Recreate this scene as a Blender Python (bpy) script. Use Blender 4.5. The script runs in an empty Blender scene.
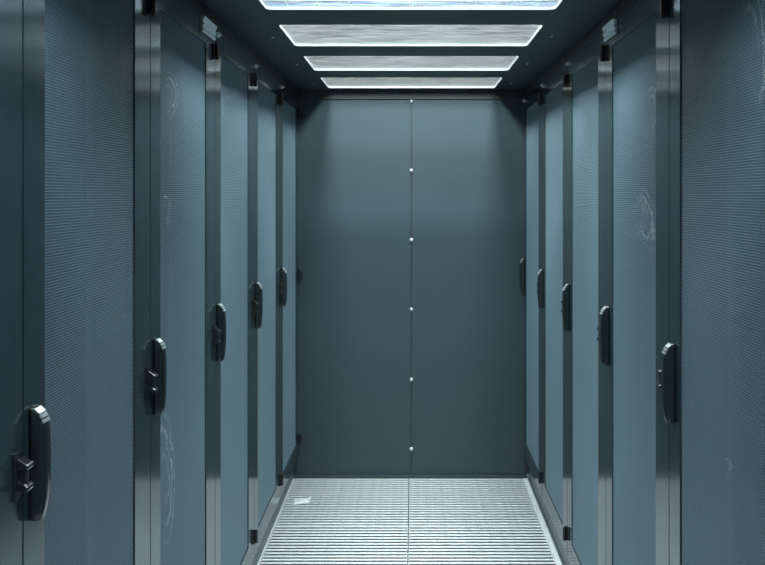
import bpy, bmesh, math, random
import numpy as np
from mathutils import Vector, Matrix

random.seed(7)
scene = bpy.context.scene
COL = scene.collection

# ------------------------------------------------------------------ camera
CAM_H = 1.492
cam_d = bpy.data.cameras.new('camera')
cam = bpy.data.objects.new('camera', cam_d)
COL.objects.link(cam)
cam.location = (0, 0, CAM_H)
cam.rotation_euler = (math.pi / 2, 0, 0)
cam_d.sensor_width = 36.0
cam_d.lens = 804.6 / 765 * 36.0
cam_d.shift_x = -(412.6 - 382.5) / 765
cam_d.shift_y = -(282.5 - 194.5) / 765
cam_d.clip_start = 0.02
scene.camera = cam

# ------------------------------------------------------------------ world, exposure
world = bpy.data.worlds.new('world')
scene.world = world
world.use_nodes = True
bg = world.node_tree.nodes['Background']
bg.inputs[0].default_value = (0.5, 0.7, 0.8, 1)
bg.inputs[1].default_value = 0.05
vs = scene.view_settings
vs.view_transform = 'Standard'
vs.look = 'None'
vs.gamma = 1.0
vs.use_curve_mapping = False
vs.exposure = 0.95
scene.cycles.max_bounces = 10
scene.cycles.diffuse_bounces = 6
scene.cycles.glossy_bounces = 5
scene.cycles.transparent_max_bounces = 24
scene.cycles.use_denoising = True
scene.cycles.sample_clamp_indirect = 6.0

LIGHT_COL = (0.79, 0.95, 1.0)
LIGHT_FAR = (1.0, 0.95, 0.90)      # the tubes near the end wall are a warmer white
# strip luminaires of the machine hall, two lines along the aisle: centre x, y, power in watts
LUMINAIRES = [(-0.42, 0.20, 30), (0.42, 0.20, 30), (-0.42, 1.75, 38), (0.42, 1.75, 38),
              (-0.42, 3.15, 36), (0.42, 3.15, 36), (-0.42, 4.55, 12), (0.42, 4.55, 12), (-0.42, 7.40, 34), (0.42, 7.40, 34)]
LUM_Z = 3.20

# ------------------------------------------------------------------ materials
def new_mat(name):
    m = bpy.data.materials.new(name)
    m.use_nodes = True
    nt = m.node_tree
    return m, nt, nt.nodes['Principled BSDF']

def paint(name, col, rough, metallic=0.0, spec=0.5, bump=0.0, bscale=400.0, var=0.0, vscale=6.0, coat=0.0, tint=(1, 1, 1)):
    m, nt, p = new_mat(name)
    p.inputs['Base Color'].default_value = (*col, 1)
    p.inputs['Roughness'].default_value = rough
    p.inputs['Metallic'].default_value = metallic
    p.inputs['Specular IOR Level'].default_value = spec
    p.inputs['Coat Weight'].default_value = coat
    p.inputs['Coat Roughness'].default_value = min(rough, 0.14)
    p.inputs['Specular Tint'].default_value = (*tint, 1)
    tc = nt.nodes.new('ShaderNodeTexCoord')
    if var > 0:
        n = nt.nodes.new('ShaderNodeTexNoise')
        n.inputs['Scale'].default_value = vscale
        n.inputs['Detail'].default_value = 5
        nt.links.new(tc.outputs['Object'], n.inputs['Vector'])
        mr = nt.nodes.new('ShaderNodeMapRange')
        mr.inputs[1].default_value = 0.3; mr.inputs[2].default_value = 0.7
        mr.inputs[3].default_value = 1 - var; mr.inputs[4].default_value = 1 + var
        nt.links.new(n.outputs['Fac'], mr.inputs[0])
        mx = nt.nodes.new('ShaderNodeVectorMath'); mx.operation = 'SCALE'
        mx.inputs[0].default_value = col
        nt.links.new(mr.outputs[0], mx.inputs['Scale'])
        nt.links.new(mx.outputs[0], p.inputs['Base Color'])
    if bump > 0:
        n2 = nt.nodes.new('ShaderNodeTexNoise')
        n2.inputs['Scale'].default_value = bscale
        n2.inputs['Detail'].default_value = 2
        nt.links.new(tc.outputs['Object'], n2.inputs['Vector'])
        b = nt.nodes.new('ShaderNodeBump')
        b.inputs['Strength'].default_value = bump
        b.inputs['Distance'].default_value = 0.0005
        nt.links.new(n2.outputs['Fac'], b.inputs['Height'])
        nt.links.new(b.outputs[0], p.inputs['Normal'])
    return m

M = {}
M['frame'] = paint('frame_paint', (0.036, 0.055, 0.064), 0.15, spec=1.0, var=0.05, tint=(0.58, 0.88, 1.0), coat=0.15)
M['body'] = paint('body_paint', (0.020, 0.026, 0.029), 0.5)
M['plinth'] = paint('plinth_paint', (0.11, 0.145, 0.162), 0.35, var=0.08)
M['wall'] = paint('wall_paint', (0.042, 0.066, 0.077), 0.42, spec=0.4, bump=0.05, var=0.03, vscale=3)
M['ceiling'] = paint('ceiling_paint', (0.030, 0.050, 0.058), 0.42, bump=0.05, var=0.06)
M['trim'] = paint('trim_paint', (0.035, 0.046, 0.05), 0.45)
M['black'] = paint('black_plastic', (0.022, 0.028, 0.031), 0.12, spec=0.6, coat=0.3)
M['hinge'] = paint('hinge_black', (0.006, 0.008, 0.009), 0.22, spec=0.5)
M['chrome'] = paint('bolt_steel', (0.85, 0.88, 0.90), 0.30, metallic=0.6)
M['rail'] = paint('zinc_rail', (0.014, 0.018, 0.02), 0.5)
M['grate'] = paint('grating_steel', (0.79, 0.81, 0.83), 0.45, metallic=0.15, var=0.10, vscale=40, bump=0.1, bscale=200)
M['edge'] = paint('edge_aluminium', (0.84, 0.87, 0.89), 0.4, metallic=0.1, var=0.08, vscale=20)
M['reveal'] = paint('reveal_white', (0.80, 0.83, 0.84), 0.35)
M['lining'] = paint('lining_grey', (0.38, 0.41, 0.42), 0.35)
M['label'] = paint('label_white', (0.90, 0.92, 0.93), 0.2, metallic=0.5)
M['holder'] = paint('label_holder_plastic', (0.16, 0.19, 0.20), 0.25)
M['room'] = paint('room_paint', (0.165, 0.175, 0.18), 0.8, var=0.03)
M['slab'] = paint('concrete_slab', (0.10, 0.11, 0.11), 0.9, var=0.2, vscale=10)
M['tray'] = paint('galvanised_tray', (0.60, 0.64, 0.66), 0.4, metallic=0.5)
M['cable'] = paint('blue_cable', (0.06, 0.16, 0.34), 0.5)
M['scrap'] = paint('scrap_film', (0.85, 0.9, 0.92), 0.3)

def emit_mat(name, col, strength):
    m = bpy.data.materials.new(name); m.use_nodes = True
    nt = m.node_tree
    for n in list(nt.nodes):
        nt.nodes.remove(n)
    o = nt.nodes.new('ShaderNodeOutputMaterial')
    e = nt.nodes.new('ShaderNodeEmission')
    e.inputs[0].default_value = (*col, 1); e.inputs[1].default_value = strength
    nt.links.new(e.outputs[0], o.inputs[0])
    return m
M['diffuser'] = emit_mat('luminaire_diffuser', LIGHT_COL, 6.0)

def pane_mat():
    """scratched, dusty clear plastic sheet"""
    m = bpy.data.materials.new('pane_plastic'); m.use_nodes = True
    nt = m.node_tree
    for n in list(nt.nodes):
        nt.nodes.remove(n)
    N = nt.nodes.new; L = nt.links.new
    out = N('ShaderNodeOutputMaterial')
    tc = N('ShaderNodeTexCoord')
    oi = N('ShaderNodeObjectInfo')
    off = N('ShaderNodeVectorMath'); off.operation = 'ADD'
    rs = N('ShaderNodeVectorMath'); rs.operation = 'SCALE'
    rs.inputs[0].default_value = (17, 9, 4)
    L(oi.outputs['Random'], rs.inputs['Scale'])
    L(tc.outputs['Object'], off.inputs[0]); L(rs.outputs[0], off.inputs[1])
    mp = N('ShaderNodeMapping'); mp.inputs['Scale'].default_value = (9, 70, 1)
    L(off.outputs[0], mp.inputs[0])
    n1 = N('ShaderNodeTexNoise'); n1.inputs['Scale'].default_value = 1.0; n1.inputs['Detail'].default_value = 8
    n1.inputs['Roughness'].default_value = 0.7; n1.inputs['Distortion'].default_value = 1.2
    L(mp.outputs[0], n1.inputs['Vector'])
    r1 = N('ShaderNodeMapRange'); r1.inputs[1].default_value = 0.40; r1.inputs[2].default_value = 0.75
    r1.inputs[3].default_value = 0.02; r1.inputs[4].default_value = 0.21
    L(n1.outputs['Fac'], r1.inputs[0])
    tr = N('ShaderNodeBsdfTransparent'); tr.inputs[0].default_value = (0.86, 0.92, 0.93, 1)
    df = N('ShaderNodeBsdfDiffuse'); df.inputs[0].default_value = (0.75, 0.8, 0.82, 1)
    tl = N('ShaderNodeBsdfTranslucent'); tl.inputs[0].default_value = (0.75, 0.8, 0.82, 1)
    dm = N('ShaderNodeMixShader'); dm.inputs[0].default_value = 0.65
    L(df.outputs[0], dm.inputs[1]); L(tl.outputs[0], dm.inputs[2])
    mx = N('ShaderNodeMixShader')
    L(r1.outputs[0], mx.inputs[0]); L(tr.outputs[0], mx.inputs[1]); L(dm.outputs[0], mx.inputs[2])
    gl = N('ShaderNodeBsdfGlossy'); gl.inputs['Roughness'].default_value = 0.12
    gl.inputs[0].default_value = (0.9, 0.95, 0.96, 1)
    fr = N('ShaderNodeFresnel'); fr.inputs[0].default_value = 1.35
    bm = N('ShaderNodeBump'); bm.inputs['Strength'].default_value = 0.25; bm.inputs['Distance'].default_value = 0.004
    L(n1.outputs['Fac'], bm.inputs['Height'])
    L(bm.outputs[0], gl.inputs['Normal'])
    fs = N('ShaderNodeMath'); fs.operation = 'MULTIPLY'; fs.inputs[1].default_value = 0.5
    L(fr.outputs[0], fs.inputs[0])
    mg = N('ShaderNodeMixShader')
    L(fs.outputs[0], mg.inputs[0]); L(mx.outputs[0], mg.inputs[1]); L(gl.outputs[0], mg.inputs[2])
    L(mg.outputs[0], out.inputs[0])
    return m
M['pane'] = pane_mat()

def sheet_mat(name, scuffs=()):
    """powder coated perforated steel; scuffs: (y, z, radius, squash, turn) rubbed arcs in the sheet's own plane"""
    m, nt, p = new_mat(name)
    N = nt.nodes.new; L = nt.links.new
    base = (0.150, 0.230, 0.282)
    p.inputs['Roughness'].default_value = 0.45
    p.inputs['Specular IOR Level'].default_value = 0.5
    p.inputs['Base Color'].default_value = (*base, 1)
    if not scuffs:
        return m
    tc = N('ShaderNodeTexCoord')
    nz = N('ShaderNodeTexNoise'); nz.inputs['Scale'].default_value = 9; nz.inputs['Detail'].default_value = 3
    L(tc.outputs['Object'], nz.inputs['Vector'])
    acc = None
    for (y, z, r, sq, turn) in scuffs:
        mp = N('ShaderNodeMapping'); mp.vector_type = 'TEXTURE'
        mp.inputs['Location'].default_value = (0, y, z)
        mp.inputs['Rotation'].default_value = (turn, 0, 0)
        mp.inputs['Scale'].default_value = (1, r * sq, r)
        L(tc.outputs['Object'], mp.inputs[0])
        sx = N('ShaderNodeSeparateXYZ'); L(mp.outputs[0], sx.inputs[0])
        cx = N('ShaderNodeCombineXYZ'); L(sx.outputs[1], cx.inputs[0]); L(sx.outputs[2], cx.inputs[1])
        ln = N('ShaderNodeVectorMath'); ln.operation = 'LENGTH'; L(cx.outputs[0], ln.inputs[0])
        ad = N('ShaderNodeMath'); ad.operation = 'MULTIPLY_ADD'; ad.inputs[1].default_value = 1.1
        L(nz.outputs['Fac'], ad.inputs[0]); L(ln.outputs['Value'], ad.inputs[2])
        LN = ln.outputs['Value']
        s = N('ShaderNodeMath'); s.operation = 'MULTIPLY'; s.inputs[1].default_value = 21.0
        L(ad.outputs[0], s.inputs[0])
        si = N('ShaderNodeMath'); si.operation = 'SINE'; L(s.outputs[0], si.inputs[0])
        mr = N('ShaderNodeMapRange'); mr.inputs[1].default_value = 0.2; mr.inputs[2].default_value = 1.0
        L(si.outputs[0], mr.inputs[0])
        fall = N('ShaderNodeMapRange'); fall.inputs[1].default_value = 1.2; fall.inputs[2].default_value = 0.8
        L(LN, fall.inputs[0])
        rise = N('ShaderNodeMapRange'); rise.inputs[1].default_value = 0.25; rise.inputs[2].default_value = 0.7
        L(LN, rise.inputs[0])
        side = N('ShaderNodeMapRange'); side.inputs[1].default_value = -0.35; side.inputs[2].default_value = 0.35
        L(sx.outputs[1], side.inputs[0])
        n3 = N('ShaderNodeTexNoise'); n3.inputs['Scale'].default_value = 60; n3.inputs['Detail'].default_value = 3
        L(tc.outputs['Object'], n3.inputs['Vector'])
        pm = N('ShaderNodeMapRange'); pm.inputs[1].default_value = 0.35; pm.inputs[2].default_value = 0.65
        L(n3.outputs['Fac'], pm.inputs[0])
        k = mr
        for other in (fall, rise, side, pm):
            k2 = N('ShaderNodeMath'); k2.operation = 'MULTIPLY'
            L(k.outputs[0], k2.inputs[0]); L(other.outputs[0], k2.inputs[1]); k = k2
        if acc is None:
            acc = k
        else:
            a2 = N('ShaderNodeMath'); a2.operation = 'MAXIMUM'
            L(acc.outputs[0], a2.inputs[0]); L(k.outputs[0], a2.inputs[1]); acc = a2
    mx = N('ShaderNodeMix'); mx.data_type = 'RGBA'
    mx.inputs[6].default_value = (*base, 1)
    mx.inputs[7].default_value = (0.62, 0.70, 0.74, 1)
    sc = N('ShaderNodeMath'); sc.operation = 'MULTIPLY'; sc.inputs[1].default_value = 1.0
    L(acc.outputs[0], sc.inputs[0]); L(sc.outputs[0], mx.inputs[0])
    L(mx.outputs[2], p.inputs['Base Color'])
    return m
M['sheet'] = sheet_mat('perforated_paint')

# ------------------------------------------------------------------ helpers
def link(name, mesh, mat=None, parent=None, loc=(0, 0, 0)):
    o = bpy.data.objects.new(name, mesh)
    COL.objects.link(o)
    o.location = loc
    if mat is not None and not mesh.materials:
        mesh.materials.append(mat)
    if parent is not None:
        o.parent = parent
    return o

def box(bm, x0, x1, y0, y1, z0, z1):
    v = [bm.verts.new(c) for c in ((x0, y0, z0), (x1, y0, z0), (x1, y1, z0), (x0, y1, z0),
                                   (x0, y0, z1), (x1, y0, z1), (x1, y1, z1), (x0, y1, z1))]
    for f in ((3, 2, 1, 0), (4, 5, 6, 7), (0, 1, 5, 4), (1, 2, 6, 5), (2, 3, 7, 6), (3, 0, 4, 7)):
        bm.faces.new([v[i] for i in f])
    return v

def finish(bm, name, bevel=0.0, seg=2, smooth=False):
    if bevel > 0:
        bmesh.ops.bevel(bm, geom=list(bm.edges), offset=bevel, segments=seg, profile=0.7, affect='EDGES')
    bmesh.ops.recalc_face_normals(bm, faces=list(bm.faces))
    me = bpy.data.meshes.new(name)
    bm.to_mesh(me); bm.free()
    if smooth:
        for p in me.polygons:
            p.use_smooth = True
    return me

def box_mesh(name, x0, x1, y0, y1, z0, z1, bevel=0.0):
    bm = bmesh.new(); box(bm, x0, x1, y0, y1, z0, z1)
    return finish(bm, name, bevel)

def ring_mesh(name, axis, outer, inner, t0, t1, bevel=0.0, corner=0.0):
    """rectangular frame with an opening; outer/inner = (a0,a1,b0,b1); axis 'x': plane yz, depth x; 'z': plane xy, depth z"""
    def pt(a, b, t):
        return (t, a, b) if axis == 'x' else (a, b, t)
    def loop(r):
        a0, a1, b0, b1 = r
        return [(a0, b0), (a1, b0), (a1, b1), (a0, b1)]
    bm = bmesh.new()
    O0 = [bm.verts.new(pt(a, b, t0)) for a, b in loop(outer)]
    O1 = [bm.verts.new(pt(a, b, t1)) for a, b in loop(outer)]
    I0 = [bm.verts.new(pt(a, b, t0)) for a, b in loop(inner)]
    I1 = [bm.verts.new(pt(a, b, t1)) for a, b in loop(inner)]
    for i in range(4):
        j = (i + 1) % 4
        bm.faces.new((O1[i], O1[j], I1[j], I1[i]))
        bm.faces.new((O0[j], O0[i], I0[i], I0[j]))
        bm.faces.new((O0[i], O0[j], O1[j], O1[i]))
        bm.faces.new((I0[j], I0[i], I1[i], I1[j]))
    if bevel > 0:
        sharp = [e for e in bm.edges if abs(e.calc_face_angle(0)) > 0.5]
        bmesh.ops.bevel(bm, geom=sharp, offset=bevel, segments=2, profile=0.7, affect='EDGES')
    bmesh.ops.recalc_face_normals(bm, faces=list(bm.faces))
    me = bpy.data.meshes.new(name); bm.to_mesh(me); bm.free()
    return me

def cyl(bm, c, axis, r, h, n=12, r2=None):
    rot = {'z': Matrix.Identity(4), 'x': Matrix.Rotation(math.pi / 2, 4, 'Y'), 'y': Matrix.Rotation(-math.pi / 2, 4, 'X')}[axis]
    bmesh.ops.create_cone(bm, cap_ends=True, segments=n, radius1=r, radius2=r if r2 is None else r2, depth=h,
                          matrix=Matrix.Translation(c) @ rot)

def empty(name, loc, rz=0.0, label=None, cat=None, group=None, kind=None):
    o = bpy.data.objects.new(name, None)
    COL.objects.link(o)
    o.empty_display_size = 0.1
    o.location = loc; o.rotation_euler = (0, 0, rz)
    tag(o, label, cat, group, kind)
    return o

def tag(o, label=None, cat=None, group=None, kind=None):
    if label: o['label'] = label
    if cat: o['category'] = cat
    if group: o['group'] = group
    if kind: o['kind'] = kind
    return o

def copy_tree(o, parent=None):
    c = o.copy(); COL.objects.link(c)
    if parent is not None:
        c.parent = parent
    for ch in list(o.children):
        copy_tree(ch, c)
    return c

# ------------------------------------------------------------------ dimensions
XL, XR = -0.598, 0.585           # door planes of the two rows
YEND = 4.235                     # face of the end wall
ZC = CAM_H + 0.548               # underside of the aisle roof
PITCH = 0.600
RACK_TOP = 1.995

# ------------------------------------------------------------------ floor
# raised floor under both rows of racks
bm = bmesh.new()
box(bm, -2.9, -0.6305, -2.0, 10.5, -0.04, 0.0)
box(bm, 0.6035, 2.9, -2.0, 10.5, -0.04, 0.0)
box(bm, -0.6305, 0.6035, 4.235, 10.5, -0.04, 0.0)
box(bm, -0.6305, 0.6035, -2.0, -0.5655, -0.04, 0.0)
fl = link('floor', finish(bm, 'floor'), M['plinth']); tag(fl, kind='structure')
sl = link('floor', box_mesh('floor', -2.9, 2.9, -2.0, 10.5, -0.50, -0.45), M['slab']); tag(sl, kind='structure')
# bright edge strips along both plinths
e1 = link('trim_1', box_mesh('trim_1', -0.6300, -0.6205, -0.565, YEND - 0.004, -0.03, 0.002, 0.001), M['edge']); tag(e1, kind='structure')
e2 = link('trim_2', box_mesh('trim_2', 0.5800, 0.6030, -0.565, YEND - 0.004, -0.03, 0.002, 0.001), M['edge']); tag(e2, kind='structure')

# slotted grating tiles, 20 bars each
NB = 20
bar_pitch = 0.594 / NB
bm = bmesh.new()
box(bm, -0.296, 0.296, -0.0074, 0.0074, -0.0022, 0.0)          # flange
box(bm, -0.296, 0.296, -0.0012, 0.0012, -0.0240, -0.0023)      # web
bar_me = finish(bm, 'bar')
bar_me.materials.append(M['grate'])
frame_me = ring_mesh('tile_frame', 'z', (-0.2978, 0.2978, -0.2985, 0.2985), (-0.2963, 0.2963, -0.2965, 0.2965), -0.030, -0.001, 0.0004)
frame_me.materials.append(M['grate'])
bm = bmesh.new()
for k in range(1, 14):
    x = -0.2915 + k * 0.583 / 14
    box(bm, x - 0.0018, x + 0.0018, -0.2960, 0.2960, -0.0300, -0.0244)
cross_me = finish(bm, 'cross_bars'); cross_me.materials.append(M['grate'])

def make_tile():
    t = empty('floor_grating', (0, 0, 0))
    link('tile_frame', frame_me, None, t)
    link('cross_bars', cross_me, None, t)['kind'] = 'stuff'
    for k in range(NB):
        link('bar', bar_me, None, t, (0, -0.297 + (k + 0.5) * bar_pitch, 0))
    return t
tile0 = None
TXC = (-0.3194, 0.2808)
tile_labels = {
    (0, 0): 'slotted steel floor grating at the end wall, left of the joint, white scrap on it',
    (1, 0): 'slotted steel floor grating at the end wall, right of the floor joint',
    (0, 1): 'slotted steel floor grating left of the joint, nearest the camera at the bottom edge',
    (1, 1): 'slotted steel floor grating right of the joint, nearest the camera at the bottom edge',
}
for r in range(8):
    for c in range(2):
        if tile0 is None:
            t = tile0 = make_tile()
        else:
            t = copy_tree(tile0)
        t.location = (TXC[c], YEND - 0.302 - r * 0.6, 0)
        tag(t, tile_labels.get((c, r), 'slotted steel floor grating further towards the camera, below the photo'), 'floor tile', 'steel gratings along the aisle floor')

# ------------------------------------------------------------------ end wall
we = empty('wall_end', (0, YEND, 0), kind='structure')
SEAM = -0.006
pl = box_mesh('panel', -0.640, SEAM - 0.0035, 0.0, 0.03, 0.020, ZC - 0.0006, 0.0015); pl.materials.append(M['wall'])
pr = box_mesh('panel', SEAM + 0.0035, 0.625, 0.0, 0.03, 0.020, ZC - 0.0006, 0.0015); pr.materials.append(M['wall'])
link('panel', pl, None, we); link('panel', pr, None, we)
link('joint_strip', box_mesh('joint_strip', SEAM - 0.012, SEAM + 0.012, 0.006, 0.028, 0.02, ZC - 0.004), M['trim'], we)
bm = bmesh.new()
box(bm, -0.625, 0.60, -0.012, 0.03, 0.003, 0.0185)
link('bottom_rail', finish(bm, 'bottom_rail', 0.002), M['wall'], we)
bm = bmesh.new()
cyl(bm, (0, -0.0015, 0), 'y', 0.0095, 0.003, 16)
bmesh.ops.create_uvsphere(bm, u_segments=16, v_segments=8, radius=0.0072,
                          matrix=Matrix.Translation((0, -0.003, 0)) @ Matrix.Diagonal((1, 0.6, 1, 1)))
bolt_me = finish(bm, 'bolt', smooth=True); bolt_me.materials.append(M['chrome'])
for py in (101, 170.5, 240, 309.5, 379.5, 449):
    link('bolt', bolt_me, None, we, (SEAM, 0.0, CAM_H + (194.5 - py) / 190.0))
link('top_rail', box_mesh('top_rail', -0.640, 0.625, -0.010, -0.0002, ZC - 0.047, ZC - 0.0006, 0.001), M['trim'], we)
for sx, w in ((-0.622, 0.018), (0.584, 0.016)):
    link('corner_strip', box_mesh('corner_strip', sx, sx + w, -0.010, 0.0, 0.0205, ZC - 0.0475), M['trim'], we)

# ------------------------------------------------------------------ aisle roof: steel panels with plastic panes
roof = empty('ceiling', (0, 0, ZC), kind='structure')
MOD = 0.586
PX0, PX1 = -0.436, 0.425
def roof_panel_mesh():
    """flat panel with a rounded-corner opening"""
    def rrect(x0, x1, y0, y1, r, n=4):
        pts = []
        for cx, cy, a0 in ((x1 - r, y1 - r, 0), (x0 + r, y1 - r, 90), (x0 + r, y0 + r, 180), (x1 - r, y0 + r, 270)):
            for i in range(n + 1):
                a = math.radians(a0 + 90 * i / n)
                pts.append((cx + r * math.cos(a), cy + r * math.sin(a)))
        return pts
    inner = rrect(PX0, PX1, -0.19, 0.19, 0.022)
    outer = rrect(-0.66, 0.65, -MOD / 2 + 0.001, MOD / 2 - 0.001, 0.0005)
    bm = bmesh.new()
    n = len(inner)
    vs_ = {}
    for key, pts, z in (('i0', inner, 0), ('o0', outer, 0), ('i1', inner, 0.010), ('o1', outer, 0.010)):
        vs_[key] = [bm.verts.new((x, y, z)) for x, y in pts]
    for i in range(n):
        j = (i + 1) % n
        bm.faces.new((vs_['i0'][i], vs_['i0'][j], vs_['o0'][j], vs_['o0'][i]))
        bm.faces.new((vs_['i1'][j], vs_['i1'][i], vs_['o1'][i], vs_['o1'][j]))
        bm.faces.new((vs_['o0'][i], vs_['o0'][j], vs_['o1'][j], vs_['o1'][i]))
        bm.faces.new((vs_['i0'][j], vs_['i0'][i], vs_['i1'][i], vs_['i1'][j]))
    me = finish(bm, 'roof_panel')
    # lining of the cut edge
    lin = rrect(PX0 + 0.0025, PX1 - 0.0025, -0.1875, 0.1875, 0.020)
    bm = bmesh.new()
    a = [bm.verts.new((x, y, 0.001)) for x, y in inner]; b = [bm.verts.new((x, y, 0.0095)) for x, y in inner]
    c = [bm.verts.new((x, y, 0.001)) for x, y in lin]; d = [bm.verts.new((x, y, 0.0095)) for x, y in lin]
    for i in range(n):
        j = (i + 1) % n
        bm.faces.new((a[i], a[j], c[j], c[i])); bm.faces.new((c[i], c[j], d[j], d[i]))
        bm.faces.new((d[i], d[j], b[j], b[i]))
    li = finish(bm, 'edge_lining')
    # pane
    bm = bmesh.new()
    pts = rrect(PX0 - 0.012, PX1 + 0.012, -0.202, 0.202, 0.02)
    top = [bm.verts.new((x, y, 0.0104)) for x, y in pts]
    bm.faces.new(top)
    pa = finish(bm, 'pane')
    return me, li, pa
rp_me, li_me, pane_me = roof_panel_mesh()
rp_me.materials.append(M['ceiling']); li_me.materials.append(M['lining']); pane_me.materials.append(M['pane'])
bm = bmesh.new()
bmesh.ops.create_uvsphere(bm, u_segments=12, v_segments=6, radius=0.006, matrix=Matrix.Diagonal((1, 1, 0.7, 1)))
screw_me = finish(bm, 'screw', smooth=True); screw_me.materials.append(M['chrome'])
ROOF_N = 8
shade_panel_me = box_mesh('roof_panel', -0.66, 0.65, -MOD / 2 + 0.001, MOD / 2 - 0.001, 0.0, 0.010); shade_panel_me.materials.append(M['ceiling'])
for k in range(ROOF_N):
    yc = 3.9605 - MOD * k
    p = link('roof_panel', shade_panel_me if k == 4 else rp_me, None, roof, (0, yc, 0))   # fifth module, out of view, made solid to shade the nearest racks
    if k != 4:
        link('edge_lining', li_me, None, p)
        link('pane', pane_me, None, p)
    link('screw', screw_me, None, p, (0.482, 0.0, 0.001))
    link('screw', screw_me, None, p, (-0.488, 0.02, 0.001))

# dark profiles that close the gap between rack tops and roof
t3 = link('trim_3', box_mesh('trim_3', -0.650, -0.606, -0.565, YEND - 0.002, 1.9965, ZC - 0.001), M['trim']); tag(t3, kind='structure')
t4 = link('trim_4', box_mesh('trim_4', 0.593, 0.640, -0.565, YEND - 0.002, 1.9965, ZC - 0.001), M['trim']); tag(t4, kind='structure')

# ------------------------------------------------------------------ server racks
# local frame: +x is the front, door plane at x = 0, y along the row, handle side at -y
Y0, Y1 = -0.2975, 0.2975
OP = (-0.300 + 0.073, 0.300 - 0.101, CAM_H - 1.290, CAM_H + 0.438)   # opening of the door frame

def perforated_mesh():
    p = 0.0058
    ry = p * math.sqrt(3) / 2
    y0, y1, z0, z1 = OP[0] - 0.006, OP[1] + 0.006, OP[2] - 0.006, OP[3] + 0.006
    nc = int((y1 - y0) / p); nr = int((z1 - z0) / ry)
    ii, jj = np.meshgrid(np.arange(nc), np.arange(nr), indexing='xy')
    cy = y0 + (ii + 0.25 + 0.5 * (jj % 2)) * p
    cz = z0 + (jj + 0.5) * ry
    c = np.stack([np.zeros(cy.size), cy.ravel(), cz.ravel()], 1)
    ang = np.radians(np.arange(6) * 60 + 30)
    unit = np.stack([np.zeros(6), np.cos(ang), np.sin(ang)], 1)
    R = p / math.sqrt(3); r = R * 0.84
    outer = unit * R; hole = unit * r; back = hole + np.array([-0.0012, 0, 0])
    cell = np.concatenate([outer, hole, back])               # 18 verts
    V = (c[:, None, :] + cell[None]).reshape(-1, 3)
    f = []
    for i in range(6):
        j = (i + 1) % 6
        f.append((i, j, 6 + j, 6 + i)); f.append((6 + i, 6 + j, 12 + j, 12 + i))
    f = np.array(f)
    F = (f[None] + (np.arange(len(c)) * 18)[:, None, None]).reshape(-1, 4)
    me = bpy.data.meshes.new('perforated_sheet')
    me.vertices.add(len(V)); me.vertices.foreach_set('co', V.astype(np.float32).ravel())
    me.loops.add(F.size); me.loops.foreach_set('vertex_index', F.astype(np.int32).ravel())
    me.polygons.add(len(F))
    me.polygons.foreach_set('loop_start', (np.arange(len(F)) * 4).astype(np.int32))
    me.update(calc_edges=True)
    return me

sheet_me = perforated_mesh(); sheet_me.materials.append(M['sheet'])
dframe_me = ring_mesh('door', 'x', (Y0, Y1, 0.122, RACK_TOP), OP, -0.022, 0.0, 0.0016)
dframe_me.materials.append(M['frame'])

def handle_mesh():
    """swing handle: bowed blade with rounded top, flat lower end"""
    zs = [(1.1600, 0.0035), (1.1570, 0.0078), (1.1534, 0.0116), (1.1490, 0.0152), (1.1438, 0.0184), (1.1375, 0.0210), (1.1300, 0.0229),
          (1.1200, 0.0241), (1.1050, 0.0248), (1.0850, 0.0252), (1.0600, 0.0252),
          (1.0400, 0.0248), (1.0200, 0.0238), (1.0050, 0.0220), (0.9950, 0.0206), (0.9860, 0.0186), (0.9835, 0.0172)]
    bm = bmesh.new()
    rows = []
    y0, y1 = -0.300 + 0.018, -0.300 + 0.044
    for z, p in zs:
        back = 0.0005
        c = 0.0035
        prof = [(back, y0), (max(p - c, back + 0.001), y0 + 0.0005), (p - 0.0015, y0 + c * 0.6), (p, y0 + c * 1.4),
                (p, y1 - c * 1.4), (p - 0.0015, y1 - c * 0.6), (max(p - c, back + 0.001), y1 - 0.0005), (back, y1)]
        rows.append([bm.verts.new((x, y, z)) for x, y in prof])
    for a, b in zip(rows[:-1], rows[1:]):
        for i in range(7):
            bm.faces.new((a[i], a[i + 1], b[i + 1], b[i]))
        bm.faces.new((a[7], a[0], b[0], b[7]))
    bm.faces.new(rows[0]); bm.faces.new(list(reversed(rows[-1])))
    me = finish(bm, 'handle', smooth=True)
    me.set_sharp_from_angle(angle=math.radians(50))
    return me
handle_me = handle_mesh(); handle_me.materials.append(M['black'])
bm = bmesh.new()
for (za, pa), (zb, pb) in (((1.1575, 0.0070), (1.1500, 0.0145)), ((1.1478, 0.0160), (1.1425, 0.0189)), ((1.1400, 0.0202), (1.1350, 0.0216))):
    v = box(bm, 0.0, 0.001, -0.300 + 0.0205, -0.300 + 0.0415, zb, za)
    for q, p in ((v[0], pb - 0.002), (v[3], pb - 0.002), (v[4], pa - 0.002), (v[7], pa - 0.002), (v[1], pb + 0.0018), (v[2], pb + 0.0018), (v[5], pa + 0.0018), (v[6], pa + 0.0018)):
        q.co.x = p
glint_me = finish(bm, 'handle_glint', 0.0005); glint_me.materials.append(M['chrome'])  # bright steel blocks added as the striped highlight on the handle top
bm = bmesh.new()
box(bm, 0.0, 0.004, -0.300 + 0.0165, -0.300 + 0.0455, 0.985, 1.156)
escutcheon_me = finish(bm, 'handle_plate', 0.0012); escutcheon_me.materials.append(M['hinge'])

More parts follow.
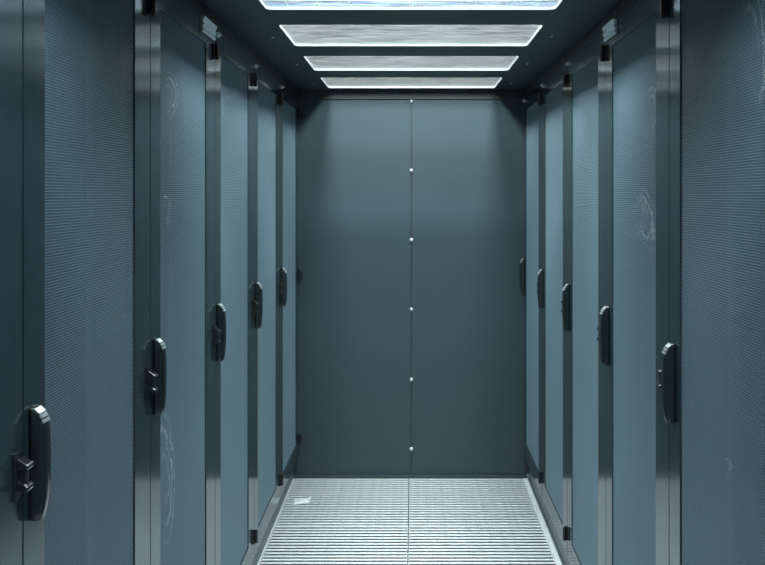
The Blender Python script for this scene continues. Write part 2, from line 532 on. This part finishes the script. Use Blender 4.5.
def hinge_mesh(h):
    bm = bmesh.new()
    box(bm, 0.0, 0.006, 0.300 - 0.030, 0.300 - 0.005, -h / 2, h / 2)
    bmesh.ops.bevel(bm, geom=list(bm.edges), offset=0.0012, segments=1, affect='EDGES')
    n = 3
    for i in range(n):
        z = -h / 2 + (i + 0.5) * h / n
        cyl(bm, (0.009, 0.300 - 0.012, z), 'z', 0.0075, h / n - 0.002, 14)
    cyl(bm, (0.009, 0.300 - 0.012, 0), 'z', 0.004, h + 0.004, 10)
    me = finish(bm, 'hinge')
    return me
hinge_me = hinge_mesh(0.046); hinge_me.materials.append(M['hinge'])

def lug_mesh():
    """latch keeper halfway up: plate with two stepped lugs with slanted tops"""
    bm = bmesh.new()
    box(bm, 0.0, 0.005, 0.300 - 0.034, 0.300 - 0.006, -0.036, 0.036)
    for z in (0.020, -0.012):
        v = box(bm, 0.004, 0.021, 0.300 - 0.030, 0.300 - 0.008, z - 0.010, z + 0.008)
        for q in (v[5], v[6]):
            q.co.z -= 0.011
    box(bm, 0.004, 0.017, 0.300 - 0.026, 0.300 - 0.012, -0.022, 0.012)
    return finish(bm, 'latch_keeper', 0.0026)
lug_me = lug_mesh(); lug_me.materials.append(M['black'])
bm = bmesh.new()
cyl(bm, (0.003, 0, 0), 'x', 0.0085, 0.006, 14)
cyl(bm, (0.008, 0, 0), 'x', 0.0060, 0.008, 14, 0.004)
knob_me = finish(bm, 'bolt_head'); knob_me.materials.append(M['edge'])

# carcass behind the door: five panels with an open front, plus rails
bm = bmesh.new()
box(bm, -1.0, -0.0235, Y0, Y0 + 0.02, 0.11, RACK_TOP - 0.004)
box(bm, -1.0, -0.0235, Y1 - 0.02, Y1, 0.11, RACK_TOP - 0.004)
box(bm, -1.0, -0.0235, Y0 + 0.02, Y1 - 0.02, RACK_TOP - 0.034, RACK_TOP - 0.004)
box(bm, -1.0, -0.0235, Y0 + 0.02, Y1 - 0.02, 0.11, 0.14)
box(bm, -1.0, -0.985, Y0 + 0.02, Y1 - 0.02, 0.14, RACK_TOP - 0.034)
carcass_me = finish(bm, 'carcass'); carcass_me.materials.append(M['body'])
plinth_me = box_mesh('plinth', -0.985, -0.028, Y0 + 0.0005, Y1 - 0.0005, 0.001, 0.1095, 0.001); plinth_me.materials.append(M['plinth'])
rail_mes = []
for s in (-1, 1):
    bm = bmesh.new()
    box(bm, -0.125, -0.122, min(s * 0.24, s * 0.275), max(s * 0.24, s * 0.275), 0.15, RACK_TOP - 0.04)
    box(bm, -0.20, -0.125, min(s * 0.272, s * 0.275), max(s * 0.272, s * 0.275), 0.15, RACK_TOP - 0.04)
    me = finish(bm, 'mounting_rail'); me.materials.append(M['rail']); rail_mes.append(me)

def make_rack():
    r = empty('server_rack', (0, 0, 0))
    link('carcass', carcass_me, None, r)
    link('plinth', plinth_me, None, r)
    for me in rail_mes:
        link('mounting_rail', me, None, r)
    d = link('door', dframe_me, None, r)
    s = link('perforated_sheet', sheet_me, None, d, (-0.004, 0, 0))
    h = link('handle', handle_me, None, d); h['label'] = 'glossy black swing handle'
    link('handle_glint', glint_me, None, d)['label'] = 'bright metal blocks standing in for glints at the top of the handle'
    link('handle_plate', escutcheon_me, None, d)
    link('hinge', hinge_me, None, d, (0, 0, CAM_H + 0.430))
    link('hinge', hinge_me, None, d, (0, 0, CAM_H - 1.285))
    link('latch_keeper', lug_me, None, d, (0, 0, 1.068))
    link('bolt_head', knob_me, None, d, (0, -0.300 + 0.028, CAM_H + 0.489))
    return r

rack0 = None
RACK_LABELS = {
    ('L', 0): 'dark server rack cut off by the left picture edge, only its blank door stile showing',
    ('L', 1): 'large perforated server rack on the left, its handle lowest, near the left picture edge',
    ('L', 2): 'left row server rack with swirling smears on its mesh door and a label holder',
    ('L', 3): 'left row server rack just behind the one with the smears and label holder',
    ('L', 4): 'left row server rack with a greyish mesh door, next to last before the end wall',
    ('L', 5): 'narrowest looking server rack of the left row, touching the grey end wall',
    ('R', 0): 'dark server rack of the right row beside the camera, beyond the right picture edge',
    ('R', 1): 'large dark perforated server rack on the right with diagonal shimmer, filling the right picture edge',
    ('R', 2): 'right row server rack with a scribbled scuff on its mesh door and a label holder',
    ('R', 3): 'right row server rack just behind the one with the scribbled scuff',
    ('R', 4): 'right row server rack with a greyish mesh door, next to last before the end wall',
    ('R', 5): 'narrowest looking server rack of the right row, touching the grey end wall',
}
SCUFFS = {
    ('L', 2): [(-0.15, 1.735, 0.055, 1.6, 0.2), (-0.19, 0.80, 0.16, 0.55, 0.2), (-0.18, 1.45, 0.05, 1.0, 0.6)],
    ('R', 2): [(0.07, 1.44, 0.06, 2.6, -0.35), (0.02, 1.425, 0.05, 2.4, 0.5), (0.15, 1.70, 0.06, 0.9, 0.4)],
    ('R', 1): [(0.14, 1.75, 0.13, 0.5, 0.3), (0.02, 0.98, 0.02, 1.5, 0.3)],
}
racks = {}
for side, xd, rz in (('L', XL, 0.0), ('R', XR, math.pi)):
    for k in range(6):
        yc = 0.935 + 0.6 * k
        if rack0 is None:
            r = rack0 = make_rack()
        else:
            r = copy_tree(rack0)
        r.location = (xd, yc, 0); r.rotation_euler = (0, 0, rz)
        tag(r, RACK_LABELS[(side, k)], 'server rack', 'server racks lining the left side of the aisle' if side == 'L' else 'server racks lining the right side of the aisle')
        racks[(side, k)] = r
        if (side, k) in SCUFFS:
            sm = sheet_mat('perforated_paint_scuffed', SCUFFS[(side, k)])
            for d in r.children:
                for s in d.children:
                    if s.name.startswith('perforated_sheet'):
                        s.material_slots[0].link = 'OBJECT'
                        s.material_slots[0].material = sm

# label holders on the second rack of each row
def label_holder(rack, y0, y1):
    h = link('label_holder', box_mesh('label_holder', 0.0005, 0.004, y0, y1, CAM_H + 0.459, CAM_H + 0.503, 0.0008), M['holder'], rack)
    bm = bmesh.new()
    ya, yb = y0 + 0.002, y1 - 0.002
    for z0, z1, t in ((0.487, 0.502, 0.010), (0.4715, 0.483, 0.008), (0.460, 0.4665, 0.006)):
        v = box(bm, 0.004, 0.004 + t * 0.35, ya, yb, CAM_H + z0, CAM_H + z1)
        for q in (v[5], v[6]):
            q.co.x += t * 0.65
    link('label_strip', finish(bm, 'label_strip'), M['label'], h)['label'] = 'pale glossy ridged label strip'
label_holder(racks[('L', 2)], 2.262 - 2.135, 2.410 - 2.135)
label_holder(racks[('R', 2)], -(2.432 - 2.135), -(2.292 - 2.135))

# blank side panels that close the aisle behind the camera
wl = link('wall_left', box_mesh('wall_left', XL - 0.03, XL, -0.565, 0.633, 0.003, RACK_TOP), M['frame']); tag(wl, kind='structure')
wr = link('wall_right', box_mesh('wall_right', XR, XR + 0.03, -0.565, 0.633, 0.003, RACK_TOP), M['frame']); tag(wr, kind='structure')
wb = link('wall_back', box_mesh('wall_back', -0.66, 0.65, -0.60, -0.566, 0.003, ZC), M['wall']); tag(wb, kind='structure')

# ------------------------------------------------------------------ small scrap on the grating
bm = bmesh.new()
NXs, NYs = 9, 7
grid = [[bm.verts.new(((i / (NXs - 1) - 0.5) * 0.075 + random.uniform(-.004, .004), (j / (NYs - 1) - 0.5) * 0.07 + random.uniform(-.004, .004) + (i / (NXs - 1) - 0.5) * 0.03,
                        0.0015 + 0.011 * random.random() * (1 - abs(i / (NXs - 1) - 0.5)))) for j in range(NYs)] for i in range(NXs)]
for i in range(NXs - 1):
    for j in range(NYs - 1):
        bm.faces.new((grid[i][j], grid[i + 1][j], grid[i + 1][j + 1], grid[i][j + 1]))
sc_me = finish(bm, 'scrap', smooth=True)
scrap = link('plastic_scrap', sc_me, M['scrap'], None, (-0.537, 3.905, 0.0))
md = scrap.modifiers.new('solid', 'SOLIDIFY'); md.thickness = 0.0008
tag(scrap, 'small crumpled white scrap lying on the left floor grating near the end wall', 'scrap')

# ------------------------------------------------------------------ machine hall around the aisle
def shell(name, *b):
    o = link(name, box_mesh(name, *b), M['room']); tag(o, kind='structure'); return o
shell('wall_far', -2.9, 2.9, 10.5, 10.6, -0.5, 3.45)
shell('wall_near', -2.9, 2.9, -2.1, -2.0, -0.5, 3.45)
shell('wall_west', -3.0, -2.9, -2.1, 10.6, -0.5, 3.45)
shell('wall_east', 2.9, 3.0, -2.1, 10.6, -0.5, 3.45)
shell('ceiling', -3.0, 3.0, -2.1, 10.6, 3.45, 3.55)

house_me = ring_mesh('housing', 'z', (-0.195, 0.195, -0.64, 0.64), (-0.18, 0.18, -0.62, 0.62), 0.0, 0.25, 0.002)
house_me.materials.append(M['reveal'])
diff_me = box_mesh('diffuser', -0.179, 0.179, -0.619, 0.619, 0.004, 0.010); diff_me.materials.append(M['diffuser'])
lum0 = None
for i, (x, y, w) in enumerate(LUMINAIRES):
    if lum0 is None:
        l = lum0 = empty('ceiling_luminaire', (0, 0, 0))
        link('housing', house_me, None, l); link('diffuser', diff_me, None, l)
    else:
        l = copy_tree(lum0)
    l.location = (x, y, LUM_Z)
    tag(l, 'long white ceiling luminaire of the hall, above the aisle roof', 'ceiling light', 'hall luminaires above the aisle roof')
    ld = bpy.data.lights.new('luminaire_light', 'AREA')
    ld.shape = 'RECTANGLE'; ld.size = 0.34; ld.size_y = 1.20; ld.energy = w; ld.color = LIGHT_FAR if 3.0 < y < 5.0 else LIGHT_COL
    lo = bpy.data.objects.new('luminaire_light', ld); COL.objects.link(lo)
    lo.location = (x, y, LUM_Z - 0.002)

# cable tray with blue cables crossing above the racks beyond the end wall
ct = empty('cable_tray', (0, 5.15, 2.70), 0, 'galvanised cable tray with blue cables seen through the nearest roof pane', 'cable tray')
bm = bmesh.new()
box(bm, -2.85, 2.85, -0.15, -0.147, 0.0, 0.06); box(bm, -2.85, 2.85, 0.147, 0.15, 0.0, 0.06)
for k in range(29):
    x = -2.8 + k * 0.2
    box(bm, x - 0.003, x + 0.003, -0.147, 0.147, 0.0, 0.006)
link('tray', finish(bm, 'tray'), M['tray'], ct)
for k in range(5):
    bm = bmesh.new()
    y = -0.12 + k * 0.055
    prev = None
    for i in range(58):
        x = -2.85 + i * 0.1
        ring = []
        yy = y + 0.012 * math.sin(x * 3 + k); zz = 0.020 + 0.006 * math.sin(x * 5 + 2 * k)
        for a in range(6):
            ring.append(bm.verts.new((x, yy + 0.012 * math.cos(a * math.pi / 3), zz + 0.012 * math.sin(a * math.pi / 3))))
        if prev:
            for a in range(6):
                bm.faces.new((prev[a], prev[(a + 1) % 6], ring[(a + 1) % 6], ring[a]))
        prev = ring
    link('cable', finish(bm, 'cable', smooth=True), M['cable'], ct)
